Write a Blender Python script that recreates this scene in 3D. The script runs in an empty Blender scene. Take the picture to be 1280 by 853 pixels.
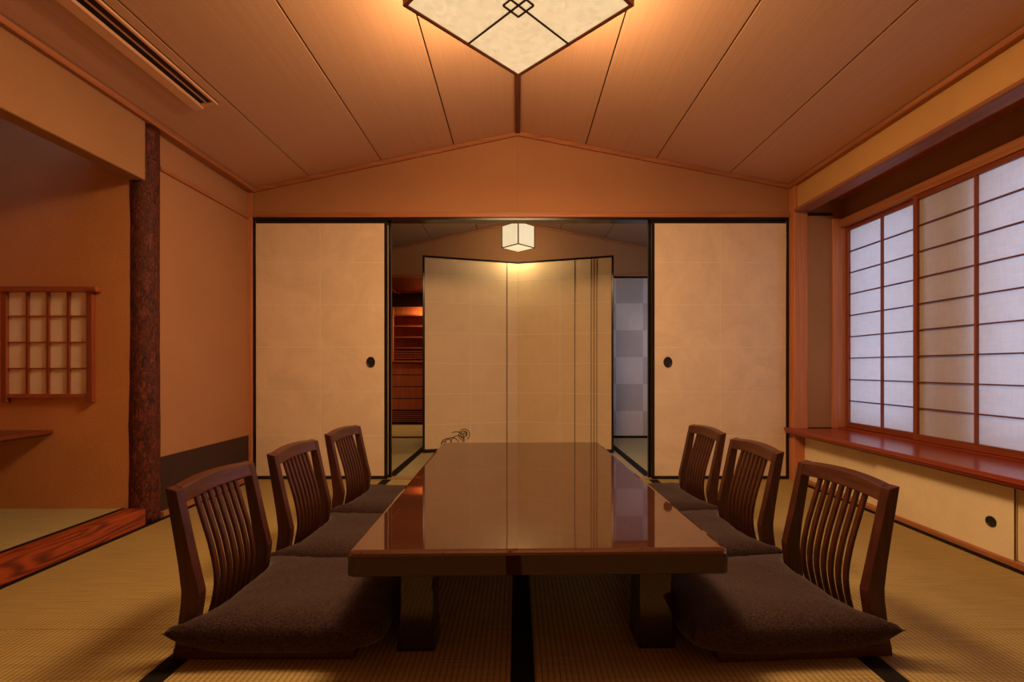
import bpy, bmesh, math, random
from mathutils import Vector, Matrix, noise as mnoise

random.seed(7)
S = bpy.context.scene
COL = S.collection
R = math.radians

# ------------------------------------------------------------------ camera
FPX = 590.0
cd = bpy.data.cameras.new('camera')
cam = bpy.data.objects.new('camera', cd)
COL.objects.link(cam)
cam.location = (0, 0, 0.79)
cam.rotation_euler = (R(90), 0, 0)
cd.sensor_fit = 'HORIZONTAL'
cd.sensor_width = 36
cd.lens = 36 * FPX / 1280
cd.shift_x = -7 / 1280
cd.shift_y = 33.5 / 1280
cd.clip_start = 0.02
S.camera = cam

# ------------------------------------------------------------------ world, exposure
W = bpy.data.worlds.new('overcast_sky')
S.world = W
W.use_nodes = True
wb = W.node_tree.nodes['Background']
wb.inputs[0].default_value = (0.49, 0.72, 1.30, 1)
wb.inputs[1].default_value = 3.0
vs = S.view_settings
vs.view_transform = 'Standard'
vs.look = 'None'
vs.gamma = 1
vs.exposure = 0.0
vs.use_curve_mapping = False
S.cycles.max_bounces = 10
S.cycles.diffuse_bounces = 7
S.cycles.sample_clamp_indirect = 6
S.cycles.use_denoising = True

WARM = (1.0, 0.60, 0.29)
LANTERN_DOWN = 46.0      # W, light through the lantern's bottom paper
LANTERN_SIDE = 7.0       # W per side
LANTERN_TOP_FILL = 3.0  # W, added upward fill that evens the ceiling glow
PENDANT = 14.0
SHELF_LAMP = 12.0

# ------------------------------------------------------------------ materials
def lin(c):
    return tuple(((v / 255) / 12.92 if v / 255 <= 0.04045 else ((v / 255 + 0.055) / 1.055) ** 2.4) for v in c)

def c4(c):
    return (c[0], c[1], c[2], 1)

def base_mat(name, rough=0.6, spec=0.3):
    m = bpy.data.materials.new(name)
    m.use_nodes = True
    nt = m.node_tree
    b = nt.nodes['Principled BSDF']
    b.inputs['Roughness'].default_value = rough
    b.inputs['Specular IOR Level'].default_value = spec
    return m, nt, b

def coords(nt, scale, out='Object'):
    tc = nt.nodes.new('ShaderNodeTexCoord')
    mp = nt.nodes.new('ShaderNodeMapping')
    mp.inputs['Scale'].default_value = scale
    nt.links.new(tc.outputs[out], mp.inputs['Vector'])
    return mp.outputs['Vector']

def noise(nt, vec, scale, detail=4, rough=0.55, dist=0.0):
    n = nt.nodes.new('ShaderNodeTexNoise')
    n.inputs['Scale'].default_value = scale
    n.inputs['Detail'].default_value = detail
    n.inputs['Roughness'].default_value = rough
    n.inputs['Distortion'].default_value = dist
    nt.links.new(vec, n.inputs['Vector'])
    return n.outputs['Fac']

def ramp(nt, fac, stops):
    r = nt.nodes.new('ShaderNodeValToRGB')
    el = r.color_ramp.elements
    while len(el) < len(stops):
        el.new(0.5)
    for e, (p, c) in zip(el, stops):
        e.position = p
        e.color = c4(c)
    nt.links.new(fac, r.inputs['Fac'])
    return r.outputs['Color']

def bump(nt, b, h, strength=0.2, dist=0.002):
    n = nt.nodes.new('ShaderNodeBump')
    n.inputs['Strength'].default_value = strength
    n.inputs['Distance'].default_value = dist
    nt.links.new(h, n.inputs['Height'])
    nt.links.new(n.outputs['Normal'], b.inputs['Normal'])

def math_node(nt, op, a, b=None):
    n = nt.nodes.new('ShaderNodeMath')
    n.operation = op
    for i, v in enumerate((a, b)):
        if v is None:
            continue
        if isinstance(v, (int, float)):
            n.inputs[i].default_value = v
        else:
            nt.links.new(v, n.inputs[i])
    return n.outputs[0]

def wood(name, dark, light, axis='y', rough=0.45, across=60, along=2.0, spec=0.3, bstr=0.1, mid=0.5, wid=0.22):
    m, nt, b = base_mat(name, rough, spec)
    sc = {'x': (along, across, across), 'y': (across, along, across), 'z': (across, across, along)}[axis]
    v = coords(nt, sc)
    n1 = noise(nt, v, 1.0, 5, 0.6, 0.4)
    nt.links.new(ramp(nt, n1, [(mid - wid, dark), (mid + wid, light)]), b.inputs['Base Color'])
    bump(nt, b, n1, bstr, 0.0015)
    return m

def cathedral(name, dark, light, axis='y', rough=0.35):
    m, nt, b = base_mat(name, rough, 0.5)
    v = coords(nt, (6, 1.1, 9) if axis == 'y' else (1.1, 6, 9))
    n0 = noise(nt, v, 1.1, 2, 0.45, 0.3)
    s = math_node(nt, 'SINE', math_node(nt, 'MULTIPLY', n0, 75.0))
    s = math_node(nt, 'MULTIPLY_ADD', s, 0.5)
    s.node.inputs[2].default_value = 0.5
    v2 = coords(nt, (90, 4, 90))
    n2 = noise(nt, v2, 1.0, 4)
    f = math_node(nt, 'ADD', math_node(nt, 'MULTIPLY', s, 0.55), math_node(nt, 'MULTIPLY', n2, 0.5))
    nt.links.new(ramp(nt, f, [(0.18, dark), (0.8, light)]), b.inputs['Base Color'])
    return m

def plaster(name, col, var=0.12, bs=0.35, scale=140, rough=0.92):
    m, nt, b = base_mat(name, rough, 0.1)
    v = coords(nt, (1, 1, 1))
    n1 = noise(nt, v, 3.0, 5)
    n2 = noise(nt, v, scale, 4, 0.7)
    d = tuple(x * (1 - var) for x in col)
    l = tuple(min(1, x * (1 + var)) for x in col)
    f = math_node(nt, 'ADD', math_node(nt, 'MULTIPLY', n1, 0.6), math_node(nt, 'MULTIPLY', n2, 0.4))
    nt.links.new(ramp(nt, f, [(0.3, d), (0.7, l)]), b.inputs['Base Color'])
    bump(nt, b, n2, bs, 0.003)
    return m

def paper(name, col, var=0.06, rough=0.8, spec=0.15, cloud=4.0):
    m, nt, b = base_mat(name, rough, spec)
    v = coords(nt, (1, 1, 1))
    n1 = noise(nt, v, cloud, 6, 0.6, 1.2)
    v2 = coords(nt, (260, 260, 40))
    n2 = noise(nt, v2, 1.0, 3)
    f = math_node(nt, 'ADD', math_node(nt, 'MULTIPLY', n1, 0.65), math_node(nt, 'MULTIPLY', n2, 0.35))
    d = tuple(x * (1 - var) for x in col)
    l = tuple(min(1, x * (1 + var)) for x in col)
    nt.links.new(ramp(nt, f, [(0.35, d), (0.65, l)]), b.inputs['Base Color'])
    bump(nt, b, n1, 0.12, 0.002)
    return m

def plain(name, col, rough=0.5, spec=0.3, var=0.1, scale=60):
    m, nt, b = base_mat(name, rough, spec)
    n1 = noise(nt, coords(nt, (1, 1, 1)), scale, 3)
    d = tuple(x * (1 - var) for x in col)
    l = tuple(min(1, x * (1 + var)) for x in col)
    nt.links.new(ramp(nt, n1, [(0.3, d), (0.7, l)]), b.inputs['Base Color'])
    return m

def tatami_mat_material(name, dark, light):
    m, nt, b = base_mat(name, 0.62, 0.25)
    tc = nt.nodes.new('ShaderNodeTexCoord')
    sep = nt.nodes.new('ShaderNodeSeparateXYZ')
    nt.links.new(tc.outputs['Object'], sep.inputs[0])
    rib = math_node(nt, 'ABSOLUTE', math_node(nt, 'SINE', math_node(nt, 'MULTIPLY', sep.outputs['X'], math.pi / 0.0155)))
    rush = math_node(nt, 'ABSOLUTE', math_node(nt, 'SINE', math_node(nt, 'MULTIPLY', sep.outputs['Y'], math.pi / 0.008)))
    n1 = noise(nt, coords(nt, (5, 160, 5)), 1.0, 4, 0.6)
    n2 = noise(nt, coords(nt, (1.5, 1.5, 1.5)), 1.0, 3)
    h = math_node(nt, 'ADD', math_node(nt, 'POWER', rib, 0.5), math_node(nt, 'MULTIPLY', rush, 0.35))
    f = math_node(nt, 'ADD', math_node(nt, 'MULTIPLY', n1, 0.5), math_node(nt, 'MULTIPLY', n2, 0.25))
    f = math_node(nt, 'ADD', f, math_node(nt, 'MULTIPLY', h, 0.34))
    nt.links.new(ramp(nt, f, [(0.36, dark), (0.86, light)]), b.inputs['Base Color'])
    bump(nt, b, h, 0.7, 0.003)
    return m

def lacquer(name, col, ior=2.1):
    m, nt, b = base_mat(name, 0.035, 0.5)
    b.inputs['IOR'].default_value = ior
    v = coords(nt, (1, 1, 1))
    n = noise(nt, v, 2.0, 2)
    d = tuple(x * 0.85 for x in col)
    nt.links.new(ramp(nt, n, [(0.3, d), (0.7, col)]), b.inputs['Base Color'])
    n2 = noise(nt, v, 5.0, 1)
    bump(nt, b, n2, 0.06, 0.004)
    return m

def fabric(name, dark, light):
    m, nt, b = base_mat(name, 0.95, 0.1)
    n1 = noise(nt, coords(nt, (130, 480, 260)), 1.0, 3, 0.7)
    n2 = noise(nt, coords(nt, (480, 130, 260)), 1.0, 3, 0.7)
    f = math_node(nt, 'MULTIPLY', math_node(nt, 'ADD', n1, n2), 0.5)
    nt.links.new(ramp(nt, f, [(0.43, dark), (0.62, light)]), b.inputs['Base Color'])
    bump(nt, b, f, 0.5, 0.002)
    b.inputs['Sheen Weight'].default_value = 0.15
    b.inputs['Sheen Roughness'].default_value = 0.5
    return m

def bark(name):
    m, nt, b = base_mat(name, 0.6, 0.35)
    v = coords(nt, (1, 1, 0.45))
    n1 = noise(nt, v, 55, 6, 0.7, 1.5)
    nt.links.new(ramp(nt, n1, [(0.34, (0.010, 0.002, 0.0012)), (0.52, (0.085, 0.014, 0.005)), (0.72, (0.26, 0.055, 0.018))]), b.inputs['Base Color'])
    bump(nt, b, n1, 0.9, 0.006)
    return m

def shoji_paper(name, col, transl=0.6):
    m = bpy.data.materials.new(name)
    m.use_nodes = True
    nt = m.node_tree
    b = nt.nodes['Principled BSDF']
    nt.nodes.remove(b)
    out = nt.nodes['Material Output']
    n = noise(nt, coords(nt, (90, 90, 14)), 1.0, 5, 0.65)
    n2 = noise(nt, coords(nt, (90, 12, 90)), 1.0, 5, 0.65)
    f = math_node(nt, 'MULTIPLY', math_node(nt, 'ADD', n, n2), 0.5)
    cr = ramp(nt, f, [(0.3, tuple(x * 0.86 for x in col)), (0.7, col)])
    df = nt.nodes.new('ShaderNodeBsdfDiffuse')
    tr = nt.nodes.new('ShaderNodeBsdfTranslucent')
    mx = nt.nodes.new('ShaderNodeMixShader')
    mx.inputs[0].default_value = transl
    nt.links.new(cr, df.inputs[0])
    nt.links.new(cr, tr.inputs[0])
    nt.links.new(df.outputs[0], mx.inputs[1])
    nt.links.new(tr.outputs[0], mx.inputs[2])
    nt.links.new(mx.outputs[0], out.inputs[0])
    return m

def glow_paper(name, col, strength, speck=24):
    m, nt, b = base_mat(name, 0.8, 0.1)
    b.inputs['Base Color'].default_value = c4((0.8, 0.72, 0.55))
    n = noise(nt, coords(nt, (1, 1, 1)), speck, 6, 0.7, 0.8)
    cr = ramp(nt, n, [(0.35, tuple(x * 0.74 for x in col)), (0.65, col)])
    nt.links.new(cr, b.inputs['Emission Color'])
    b.inputs['Emission Strength'].default_value = strength
    return m

M = {}
M['hinoki_y'] = wood('hinoki_y', (0.30, 0.105, 0.040), (0.50, 0.20, 0.080), 'y')
M['hinoki_x'] = wood('hinoki_x', (0.30, 0.105, 0.040), (0.50, 0.20, 0.080), 'x')
M['hinoki_z'] = wood('hinoki_z', (0.44, 0.16, 0.066), (0.62, 0.25, 0.11), 'z')
M['threshold'] = wood('threshold', (0.26, 0.17, 0.075), (0.38, 0.26, 0.12), 'x')
M['beam_y'] = wood('beam_y', (0.22, 0.085, 0.050), (0.42, 0.17, 0.090), 'y', across=25, along=1.2)
M['shoji_wood'] = wood('shoji_wood', (0.20, 0.045, 0.018), (0.34, 0.09, 0.035), 'z')
M['shoji_wood_y'] = wood('shoji_wood_y', (0.17, 0.035, 0.015), (0.30, 0.075, 0.03), 'y')
M['kumiko'] = wood('kumiko', (0.10, 0.025, 0.015), (0.20, 0.055, 0.025), 'y')
M['sill'] = wood('sill', (0.18, 0.025, 0.010), (0.34, 0.06, 0.020), 'y', rough=0.22, across=40, along=1.0, spec=0.5)
M['toko_beam'] = cathedral('toko_beam', (0.10, 0.013, 0.006), (0.36, 0.062, 0.018), 'y')
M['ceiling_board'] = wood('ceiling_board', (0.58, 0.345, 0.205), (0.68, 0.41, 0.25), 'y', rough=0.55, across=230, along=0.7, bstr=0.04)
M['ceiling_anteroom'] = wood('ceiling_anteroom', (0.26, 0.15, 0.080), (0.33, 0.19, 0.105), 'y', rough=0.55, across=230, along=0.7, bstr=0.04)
M['ceiling_back'] = plain('ceiling_back', (0.03, 0.015, 0.01), 0.9)
M['ridge'] = wood('ridge', (0.10, 0.030, 0.018), (0.19, 0.06, 0.03), 'y')
M['plaster'] = plaster('plaster', (0.36, 0.185, 0.085), 0.10)
M['plaster_rough'] = plaster('plaster_rough', (0.62, 0.29, 0.11), 0.12, 0.4, 110)
M['plaster_olive'] = plaster('plaster_olive', (0.58, 0.34, 0.125), 0.10)
M['wallpaper'] = plaster('wallpaper', (0.40, 0.195, 0.092), 0.06, 0.15, 200)
M['koshi'] = paper('koshi', (0.052, 0.027, 0.019), 0.12, 0.85)
M['washi'] = paper('washi', (0.75, 0.60, 0.43), 0.09)
M['washi_edge'] = plain('washi_edge', (0.80, 0.69, 0.52), 0.85, 0.1, 0.04)
M['cab_washi'] = paper('cab_washi', (0.82, 0.71, 0.47), 0.07, 0.7, 0.25, 3.0)
M['screen'] = paper('screen', (0.74, 0.56, 0.34), 0.05, 0.6, 0.3)
M['silver_a'] = paper('silver_a', (0.62, 0.54, 0.48), 0.06, 0.6, 0.3)
M['silver_b'] = paper('silver_b', (0.46, 0.39, 0.345), 0.06, 0.6, 0.3)
M['black_lacquer'] = plain('black_lacquer', (0.010, 0.007, 0.006), 0.22, 0.5)
M['iron'] = plain('iron', (0.012, 0.008, 0.007), 0.45, 0.5)
M['tatami'] = tatami_mat_material('tatami', (0.13, 0.088, 0.027), (0.44, 0.325, 0.120))
M['tatami_old'] = tatami_mat_material('tatami_old', (0.24, 0.19, 0.08), (0.42, 0.35, 0.17))
M['heri'] = plain('heri', (0.012, 0.009, 0.008), 0.8, 0.1, 0.25, 300)
M['lacquer'] = lacquer('lacquer', (0.060, 0.020, 0.010), 2.35)
M['lacquer_edge'] = lacquer('lacquer_edge', (0.040, 0.014, 0.008), 1.5)
M['lacquer_leg'] = lacquer('lacquer_leg', (0.026, 0.013, 0.006), 1.5)
M['chair_wood'] = wood('chair_wood', (0.022, 0.0050, 0.0022), (0.085, 0.019, 0.008), 'z', rough=0.38, across=70, along=3, spec=0.45)
M['chair_rail'] = wood('chair_rail', (0.026, 0.0070, 0.0032), (0.095, 0.026, 0.011), 'y', rough=0.38, across=70, along=3, spec=0.45)
M['fabric'] = fabric('fabric', (0.013, 0.0062, 0.0055), (0.074, 0.040, 0.036))
M['bark'] = bark('bark')
M['shoji'] = shoji_paper('shoji', (0.84, 0.78, 0.71), 0.55)
M['shoji_thin'] = shoji_paper('shoji_thin', (0.95, 0.90, 0.84), 0.9)
M['alcove_paper'] = paper('alcove_paper', (0.92, 0.82, 0.66), 0.08)
M['lamp_frame'] = wood('lamp_frame', (0.22, 0.075, 0.035), (0.36, 0.13, 0.06), 'x')
M['lamp_bar'] = plain('lamp_bar', (0.06, 0.02, 0.01), 0.6)
M['lamp_paper'] = glow_paper('lamp_paper', (1.0, 0.74, 0.40), 0.84, 34)
M['pendant_paper'] = glow_paper('pendant_paper', (1.0, 0.84, 0.50), 0.88, 60)
M['vent_flange_lit'] = wood('vent_flange_lit', (0.66, 0.37, 0.20), (0.78, 0.45, 0.26), 'y', rough=0.4)  # colour lightened to stand for the light the flange catches
M['vent_dark'] = plain('vent_dark', (0.012, 0.005, 0.004), 0.7)
M['hall_wood'] = wood('hall_wood', (0.32, 0.095, 0.038), (0.50, 0.17, 0.07), 'z', across=45)
M['hall_wood_x'] = wood('hall_wood_x', (0.26, 0.062, 0.024), (0.42, 0.12, 0.048), 'x', across=45)
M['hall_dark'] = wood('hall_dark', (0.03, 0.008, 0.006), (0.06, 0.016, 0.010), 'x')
M['hall_plank'] = wood('hall_plank', (0.09, 0.022, 0.012), (0.17, 0.045, 0.022), 'x', across=45)
M['shelf'] = wood('shelf', (0.11, 0.026, 0.012), (0.20, 0.050, 0.022), 'y', rough=0.35)
M['ink'] = plain('ink', (0.02, 0.014, 0.012), 0.7)
M['outer_wall'] = plaster('outer_wall', (0.07, 0.055, 0.04))
M['timber'] = plain('timber', (0.2, 0.11, 0.05), 0.8)

# ------------------------------------------------------------------ mesh helpers
class MB:
    def __init__(s):
        s.v, s.f = [], []

    def add(s, vs, fs):
        o = len(s.v)
        s.v += [tuple(p) for p in vs]
        s.f += [tuple(i + o for i in f) for f in fs]
        return s

    def box(s, x0, x1, y0, y1, z0, z1):
        vs = [(x, y, z) for z in (z0, z1) for y in (y0, y1) for x in (x0, x1)]
        fs = [(0, 2, 3, 1), (4, 5, 7, 6), (0, 1, 5, 4), (2, 6, 7, 3), (0, 4, 6, 2), (1, 3, 7, 5)]
        return s.add(vs, fs)

    def prism(s, poly, axis, a, b):
        """extrude a polygon: axis 'y' -> poly in (x,z); 'x' -> (y,z); 'z' -> (x,y)"""
        def P(p, t):
            return {'y': (p[0], t, p[1]), 'x': (t, p[0], p[1]), 'z': (p[0], p[1], t)}[axis]
        n = len(poly)
        vs = [P(p, a) for p in poly] + [P(p, b) for p in poly]
        fs = [tuple(range(n))[::-1], tuple(range(n, 2 * n))]
        fs += [(i, (i + 1) % n, n + (i + 1) % n, n + i) for i in range(n)]
        return s.add(vs, fs)

    def strip(s, front, rear, y0, y1):
        """solid whose side profile lies between two polylines of equal length (x,z), extruded in y"""
        n = len(front)
        vs = []
        for y in (y0, y1):
            vs += [(p[0], y, p[1]) for p in front] + [(p[0], y, p[1]) for p in rear]
        fs = []
        for i in range(n - 1):
            fs += [(i, i + 1, n + i + 1, n + i), (2 * n + i, 3 * n + i, 3 * n + i + 1, 2 * n + i + 1),
                   (i, 2 * n + i, 2 * n + i + 1, i + 1), (n + i, n + i + 1, 3 * n + i + 1, 3 * n + i)]
        fs += [(0, n, 3 * n, 2 * n), (n - 1, 3 * n - 1, 4 * n - 1, 2 * n - 1)]
        return s.add(vs, fs)

    def tube(s, pts, r, k=8):
        rings = []
        n = len(pts)
        for i, p in enumerate(pts):
            p = Vector(p)
            a = Vector(pts[max(0, i - 1)])
            b = Vector(pts[min(n - 1, i + 1)])
            t = (b - a).normalized()
            u = t.cross(Vector((0, 0, 1)))
            if u.length < 0.05:
                u = t.cross(Vector((0, 1, 0)))
            u.normalize()
            w = t.cross(u)
            rings.append([p + (u * math.cos(2 * math.pi * j / k) + w * math.sin(2 * math.pi * j / k)) * r for j in range(k)])
        vs = [q for ring in rings for q in ring]
        fs = []
        for i in range(n - 1):
            for j in range(k):
                fs.append((i * k + j, i * k + (j + 1) % k, (i + 1) * k + (j + 1) % k, (i + 1) * k + j))
        fs.append(tuple(range(k))[::-1])
        fs.append(tuple((n - 1) * k + j for j in range(k)))
        return s.add(vs, fs)

    def mesh(s, name, bevel=0.0, seg=2, smooth=False):
        me = bpy.data.meshes.new(name)
        me.from_pydata(s.v, [], s.f)
        bm = bmesh.new()
        bm.from_mesh(me)
        bmesh.ops.recalc_face_normals(bm, faces=bm.faces)
        if bevel > 0:
            es = [e for e in bm.edges if len(e.link_faces) == 2 and e.calc_face_angle(0) > 0.5]
            bmesh.ops.bevel(bm, geom=es, offset=bevel, segments=seg, affect='EDGES', profile=0.5, clamp_overlap=True)
        bm.to_mesh(me)
        bm.free()
        if smooth:
            for p in me.polygons:
                p.use_smooth = True
        return me

def link(name, me, material, parent=None, loc=(0, 0, 0), rot=(0, 0, 0)):
    o = bpy.data.objects.new(name, me)
    if material is not None and not me.materials:
        me.materials.append(material)
    COL.objects.link(o)
    o.location = loc
    o.rotation_euler = rot
    if parent is not None:
        o.parent = parent
    return o

def obj(name, mb, material, parent=None, bevel=0.0, seg=2, smooth=False, loc=(0, 0, 0), rot=(0, 0, 0)):
    return link(name, mb.mesh(name, bevel, seg, smooth), material, parent, loc, rot)

def box(name, dims, material, parent=None, bevel=0.0, seg=1):
    return obj(name, MB().box(*dims), material, parent, bevel, seg)

def struct(o, label=None):
    o['kind'] = 'structure'
    if label:
        o['label'] = label
    return o

def empty(name, loc, rz=0.0):
    o = bpy.data.objects.new(name, None)
    COL.objects.link(o)
    o.location = loc
    o.rotation_euler = (0, 0, rz)
    o.empty_display_size = 0.05
    return o

def tag(o, label, cat, group=None):
    o['label'] = label
    o['category'] = cat
    if group:
        o['group'] = group
    return o

def copy_tree(o, parent=None):
    c = o.copy()
    COL.objects.link(c)
    c.parent = parent
    for ch in list(o.children):
        copy_tree(ch, c)
    return c

def light(name, kind, energy, color, parent, loc, rot=(0, 0, 0), size=0.2, size_y=None, spot=None):
    ld = bpy.data.lights.new(name, kind)
    ld.energy = energy
    ld.color = color
    if kind == 'AREA':
        ld.shape = 'RECTANGLE'
        ld.size = size
        ld.size_y = size_y or size
    else:
        ld.shadow_soft_size = size
    o = bpy.data.objects.new(name, ld)
    COL.objects.link(o)
    o.parent = parent
    o.location = loc
    o.rotation_euler = rot
    return o

# ------------------------------------------------------------------ dimensions
XL, XR = -1.90, 1.94
YB, YF = -1.45, 3.335
RIDGE = 2.457
def ceil_z(x):
    return RIDGE + x * 0.2145 if x < 0 else RIDGE - x * 0.195

# ================================================================== FLOOR
floor = struct(box('floor', (-2.95, 2.45, YB - 0.1, 7.0, -0.20, -0.055), M['timber']))
def mat_piece(x0, x1, y0, y1, heri_l=True, heri_r=True, mt='tatami', z=0.0, parent=None):
    g = 0.0006
    o = obj('tatami_mat', MB().box(x0 + g, x1 - g, y0 + g, y1 - g, z - 0.055, z), M[mt], parent or floor, 0.0015, 1)
    for on, xa, xb in ((heri_l, x0 + g, x0 + 0.031), (heri_r, x1 - 0.031, x1 - g)):
        if on:
            box('cloth_border', (xa, xb, y0 + g * 2, y1 - g * 2, z - 0.002, z + 0.0012), M['heri'], o)
    return o
CX = [-1.872, -0.922, 0.013, 0.955, 1.955]
for c in (0, 3):
    for y0, y1 in ((1.425, YF), (-0.485, 1.425), (YB, -0.485)):
        mat_piece(CX[c], CX[c + 1], y0, y1)
for c in (1, 2):
    for y0, y1 in ((2.38, YF), (0.47, 2.38), (YB, 0.47)):
        mat_piece(CX[c], CX[c + 1], y0, y1)
# anteroom mats and the passage beyond
for c in range(4):
    mat_piece(CX[c], CX[c + 1] if c < 3 else 1.93, 3.425, 5.30, mt='tatami_old')
mat_piece(-2.05, -0.92, 5.39, 6.60, False, False, 'tatami_old')
for x0, x1 in ((-1.90, 1.94),):
    struct(box('trim_threshold', (x0, x1, YF + 0.0005, 3.4245, -0.055, 0.003), M['threshold'])) 
    struct(box('trim_rear_threshold', (x0, x1, 5.301, 5.389, -0.055, 0.006), M['black_lacquer']))

# ================================================================== CEILING
def gable_ceiling(name, ridge, y0, y1, seams_l, seams_r, mt):
    """one backing sheet with separate boards below it"""
    dz = ridge - RIDGE
    def z(x):
        return ceil_z(x) + dz
    xa, xb = -2.0, 2.02
    m = MB()
    m.prism([(xa, z(xa) + 0.012), (0, z(0) + 0.012), (xb, z(xb) + 0.012), (xb, z(xb) + 0.06), (0, z(0) + 0.06), (xa, z(xa) + 0.06)], 'y', y0 - 0.02, y1 + 0.02)
    c = struct(obj(name, m, M['ceiling_back']))
    for lst in (seams_l, seams_r):
        for i in range(len(lst) - 1):
            a, b = lst[i] + 0.004, lst[i + 1] - 0.004
            p = MB().prism([(a, z(a)), (b, z(b)), (b, z(b) + 0.0125), (a, z(a) + 0.0125)], 'y', y0, y1)
            obj('ceiling_board', p, mt, c, 0.0012, 1)
    return c
ceiling = gable_ceiling('ceiling', RIDGE, YB, YF, [-1.98, -1.47, -0.96, -0.45, -0.012], [0.012, 0.48, 0.977, 1.497, 2.0], M['ceiling_board'])
box('ridge_batten', (-0.017, 0.017, YB, YF - 0.002, RIDGE - 0.018, RIDGE + 0.006), M['ridge'], ceiling, 0.002)
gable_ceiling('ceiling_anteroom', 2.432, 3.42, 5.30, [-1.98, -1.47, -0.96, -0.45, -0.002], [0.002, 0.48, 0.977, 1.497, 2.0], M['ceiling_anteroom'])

# ================================================================== FAR WALL (fusuma partition)
def gable_poly(x0, x1, z0, dz=0.0):
    return [(x0, z0), (x1, z0), (x1, ceil_z(x1) + 0.02 + dz), (0, RIDGE + 0.02 + dz), (x0, ceil_z(x0) + 0.02 + dz)]
wf = struct(obj('wall_far', MB().prism(gable_poly(-1.98, 2.0, 1.885), 'y', YF + 0.004, 3.42), M['timber']))
obj('wall_sheet', MB().prism([(-1.98, 1.885), (-0.0015, 1.885), (-0.0015, RIDGE), (-1.98, ceil_z(-1.98))], 'y', YF, YF + 0.004), M['wallpaper'], wf)
obj('wall_sheet', MB().prism([(0.0, 1.885), (2.0, 1.885), (2.0, ceil_z(2.0)), (0.0, RIDGE)], 'y', YF, YF + 0.004), M['wallpaper'], wf)
# head rail over the sliding doors, with the two tracks cut below it
hr = MB().box(-1.8712, XR, YF - 0.012, 3.425, 1.852, 1.886)
struct(obj('trim_head_rail', hr, M['hinoki_x'], None, 0.002, 1))
struct(box('trim_head_track', (-1.90, XR, YF + 0.0, 3.42, 1.835, 1.852), M['black_lacquer']))
# crown trims following the slope
def slope_trim(name, x0, x1, y0, y1, dz, h, mt, ridge_dz=0.0):
    p = MB().prism([(x0, ceil_z(x0) - dz - h + ridge_dz), (x1, ceil_z(x1) - dz - h + ridge_dz), (x1, ceil_z(x1) - dz + ridge_dz), (x0, ceil_z(x0) - dz + ridge_dz)], 'y', y0, y1)
    return struct(obj(name, p, mt, None, 0.0015, 1))
slope_trim('trim_gable_left', -1.90, 0.0, YF - 0.016, YF + 0.002, 0.001, 0.030, M['hinoki_x'])
slope_trim('trim_gable_right', 0.0, XR, YF - 0.016, YF + 0.002, 0.001, 0.030, M['hinoki_x'])
# side crown trims
struct(box('trim_crown_left', (-1.93, -1.846, YB, YF - 0.016, 2.026, 2.055), M['hinoki_y'], None, 0.002))
struct(box('trim_crown_right', (1.906, 1.96, YB, YF - 0.016, 2.053, 2.080), M['hinoki_y'], None, 0.002))

# sliding doors (fusuma)
def fusuma(name, x0, x1, yf, z0, z1, cols, rows, label, pull_x=None, sheet_mats=None, pull_z=0.83, fr=0.021, depth=0.022):
    o = struct(box(name, (x0 + 0.004, x1 - 0.004, yf + 0.004, yf + depth - 0.004, z0 + 0.01, z1 - 0.01), M['timber']), label)
    m = M['black_lacquer']
    box('frame_stile', (x0, x0 + fr, yf, yf + depth, z0, z1), m, o, 0.002)
    box('frame_stile', (x1 - fr, x1, yf, yf + depth, z0, z1), m, o, 0.002)
    box('frame_rail', (x0 + fr, x1 - fr, yf, yf + depth, z1 - fr, z1), m, o, 0.002)
    box('frame_rail', (x0 + fr, x1 - fr, yf, yf + depth, z0, z0 + fr), m, o, 0.002)
    xs = cols if isinstance(cols, list) else [x0 + fr + (x1 - x0 - 2 * fr) * i / cols for i in range(cols + 1)]
    zs = rows if isinstance(rows, list) else [z0 + fr + (z1 - z0 - 2 * fr) * i / rows for i in range(rows + 1)]
    for i in range(len(xs) - 1):
        for j in range(len(zs) - 1):
            mt = (sheet_mats or [M['washi']])[(i + j) % len(sheet_mats or [1])]
            # each sheet overlaps its neighbour by a few millimetres, higher sheets on top
            t = yf + 0.0035 - 0.0003 * j - 0.0002 * (i % 2)
            s = box('paper_sheet', (xs[i], xs[i + 1], t, yf + 0.006, zs[j], zs[j + 1]), mt, o)
            if sheet_mats is None:
                if i > 0:
                    box('sheet_lap', (xs[i] - 0.0025, xs[i] + 0.0025, t - 0.0006, t + 0.001, zs[j], zs[j + 1]), M['washi_edge'], s)
                if j > 0:
                    box('sheet_lap', (xs[i], xs[i + 1], t - 0.0005, t + 0.001, zs[j] - 0.0025, zs[j] + 0.0025), M['washi_edge'], s)
    if pull_x is not None:
        n = 20
        ring = MB()
        a, bb = 0.031, 0.038
        vs, fs = [], []
        for (k, yy) in ((1.0, yf + 0.0035), (1.0, yf - 0.002), (0.82, yf - 0.002), (0.74, yf - 0.0005)):
            vs += [(pull_x + a * k * math.cos(2 * math.pi * i / n), yy, pull_z + bb * k * math.sin(2 * math.pi * i / n)) for i in range(n)]
        for q in range(3):
            fs += [(q * n + i, q * n + (i + 1) % n, (q + 1) * n + (i + 1) % n, (q + 1) * n + i) for i in range(n)]
        fs.append(tuple(3 * n + i for i in range(n)))
        ring.add(vs, fs)
        obj('door_pull', ring, M['iron'], o, smooth=False)
    return o
rows6 = [0.026, 0.31, 0.62, 0.935, 1.235, 1.535, 1.811]
fusuma('door_1', -1.870, -0.922, YF, 0.003, 1.832, 2, rows6, 'cream paper sliding door left of the opening, pull at its right', -1.038)
fusuma('door_2', 0.948, 1.918, YF, 0.003, 1.832, 2, rows6, 'cream paper sliding door right of the opening, pull at its left', 1.062)
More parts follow.
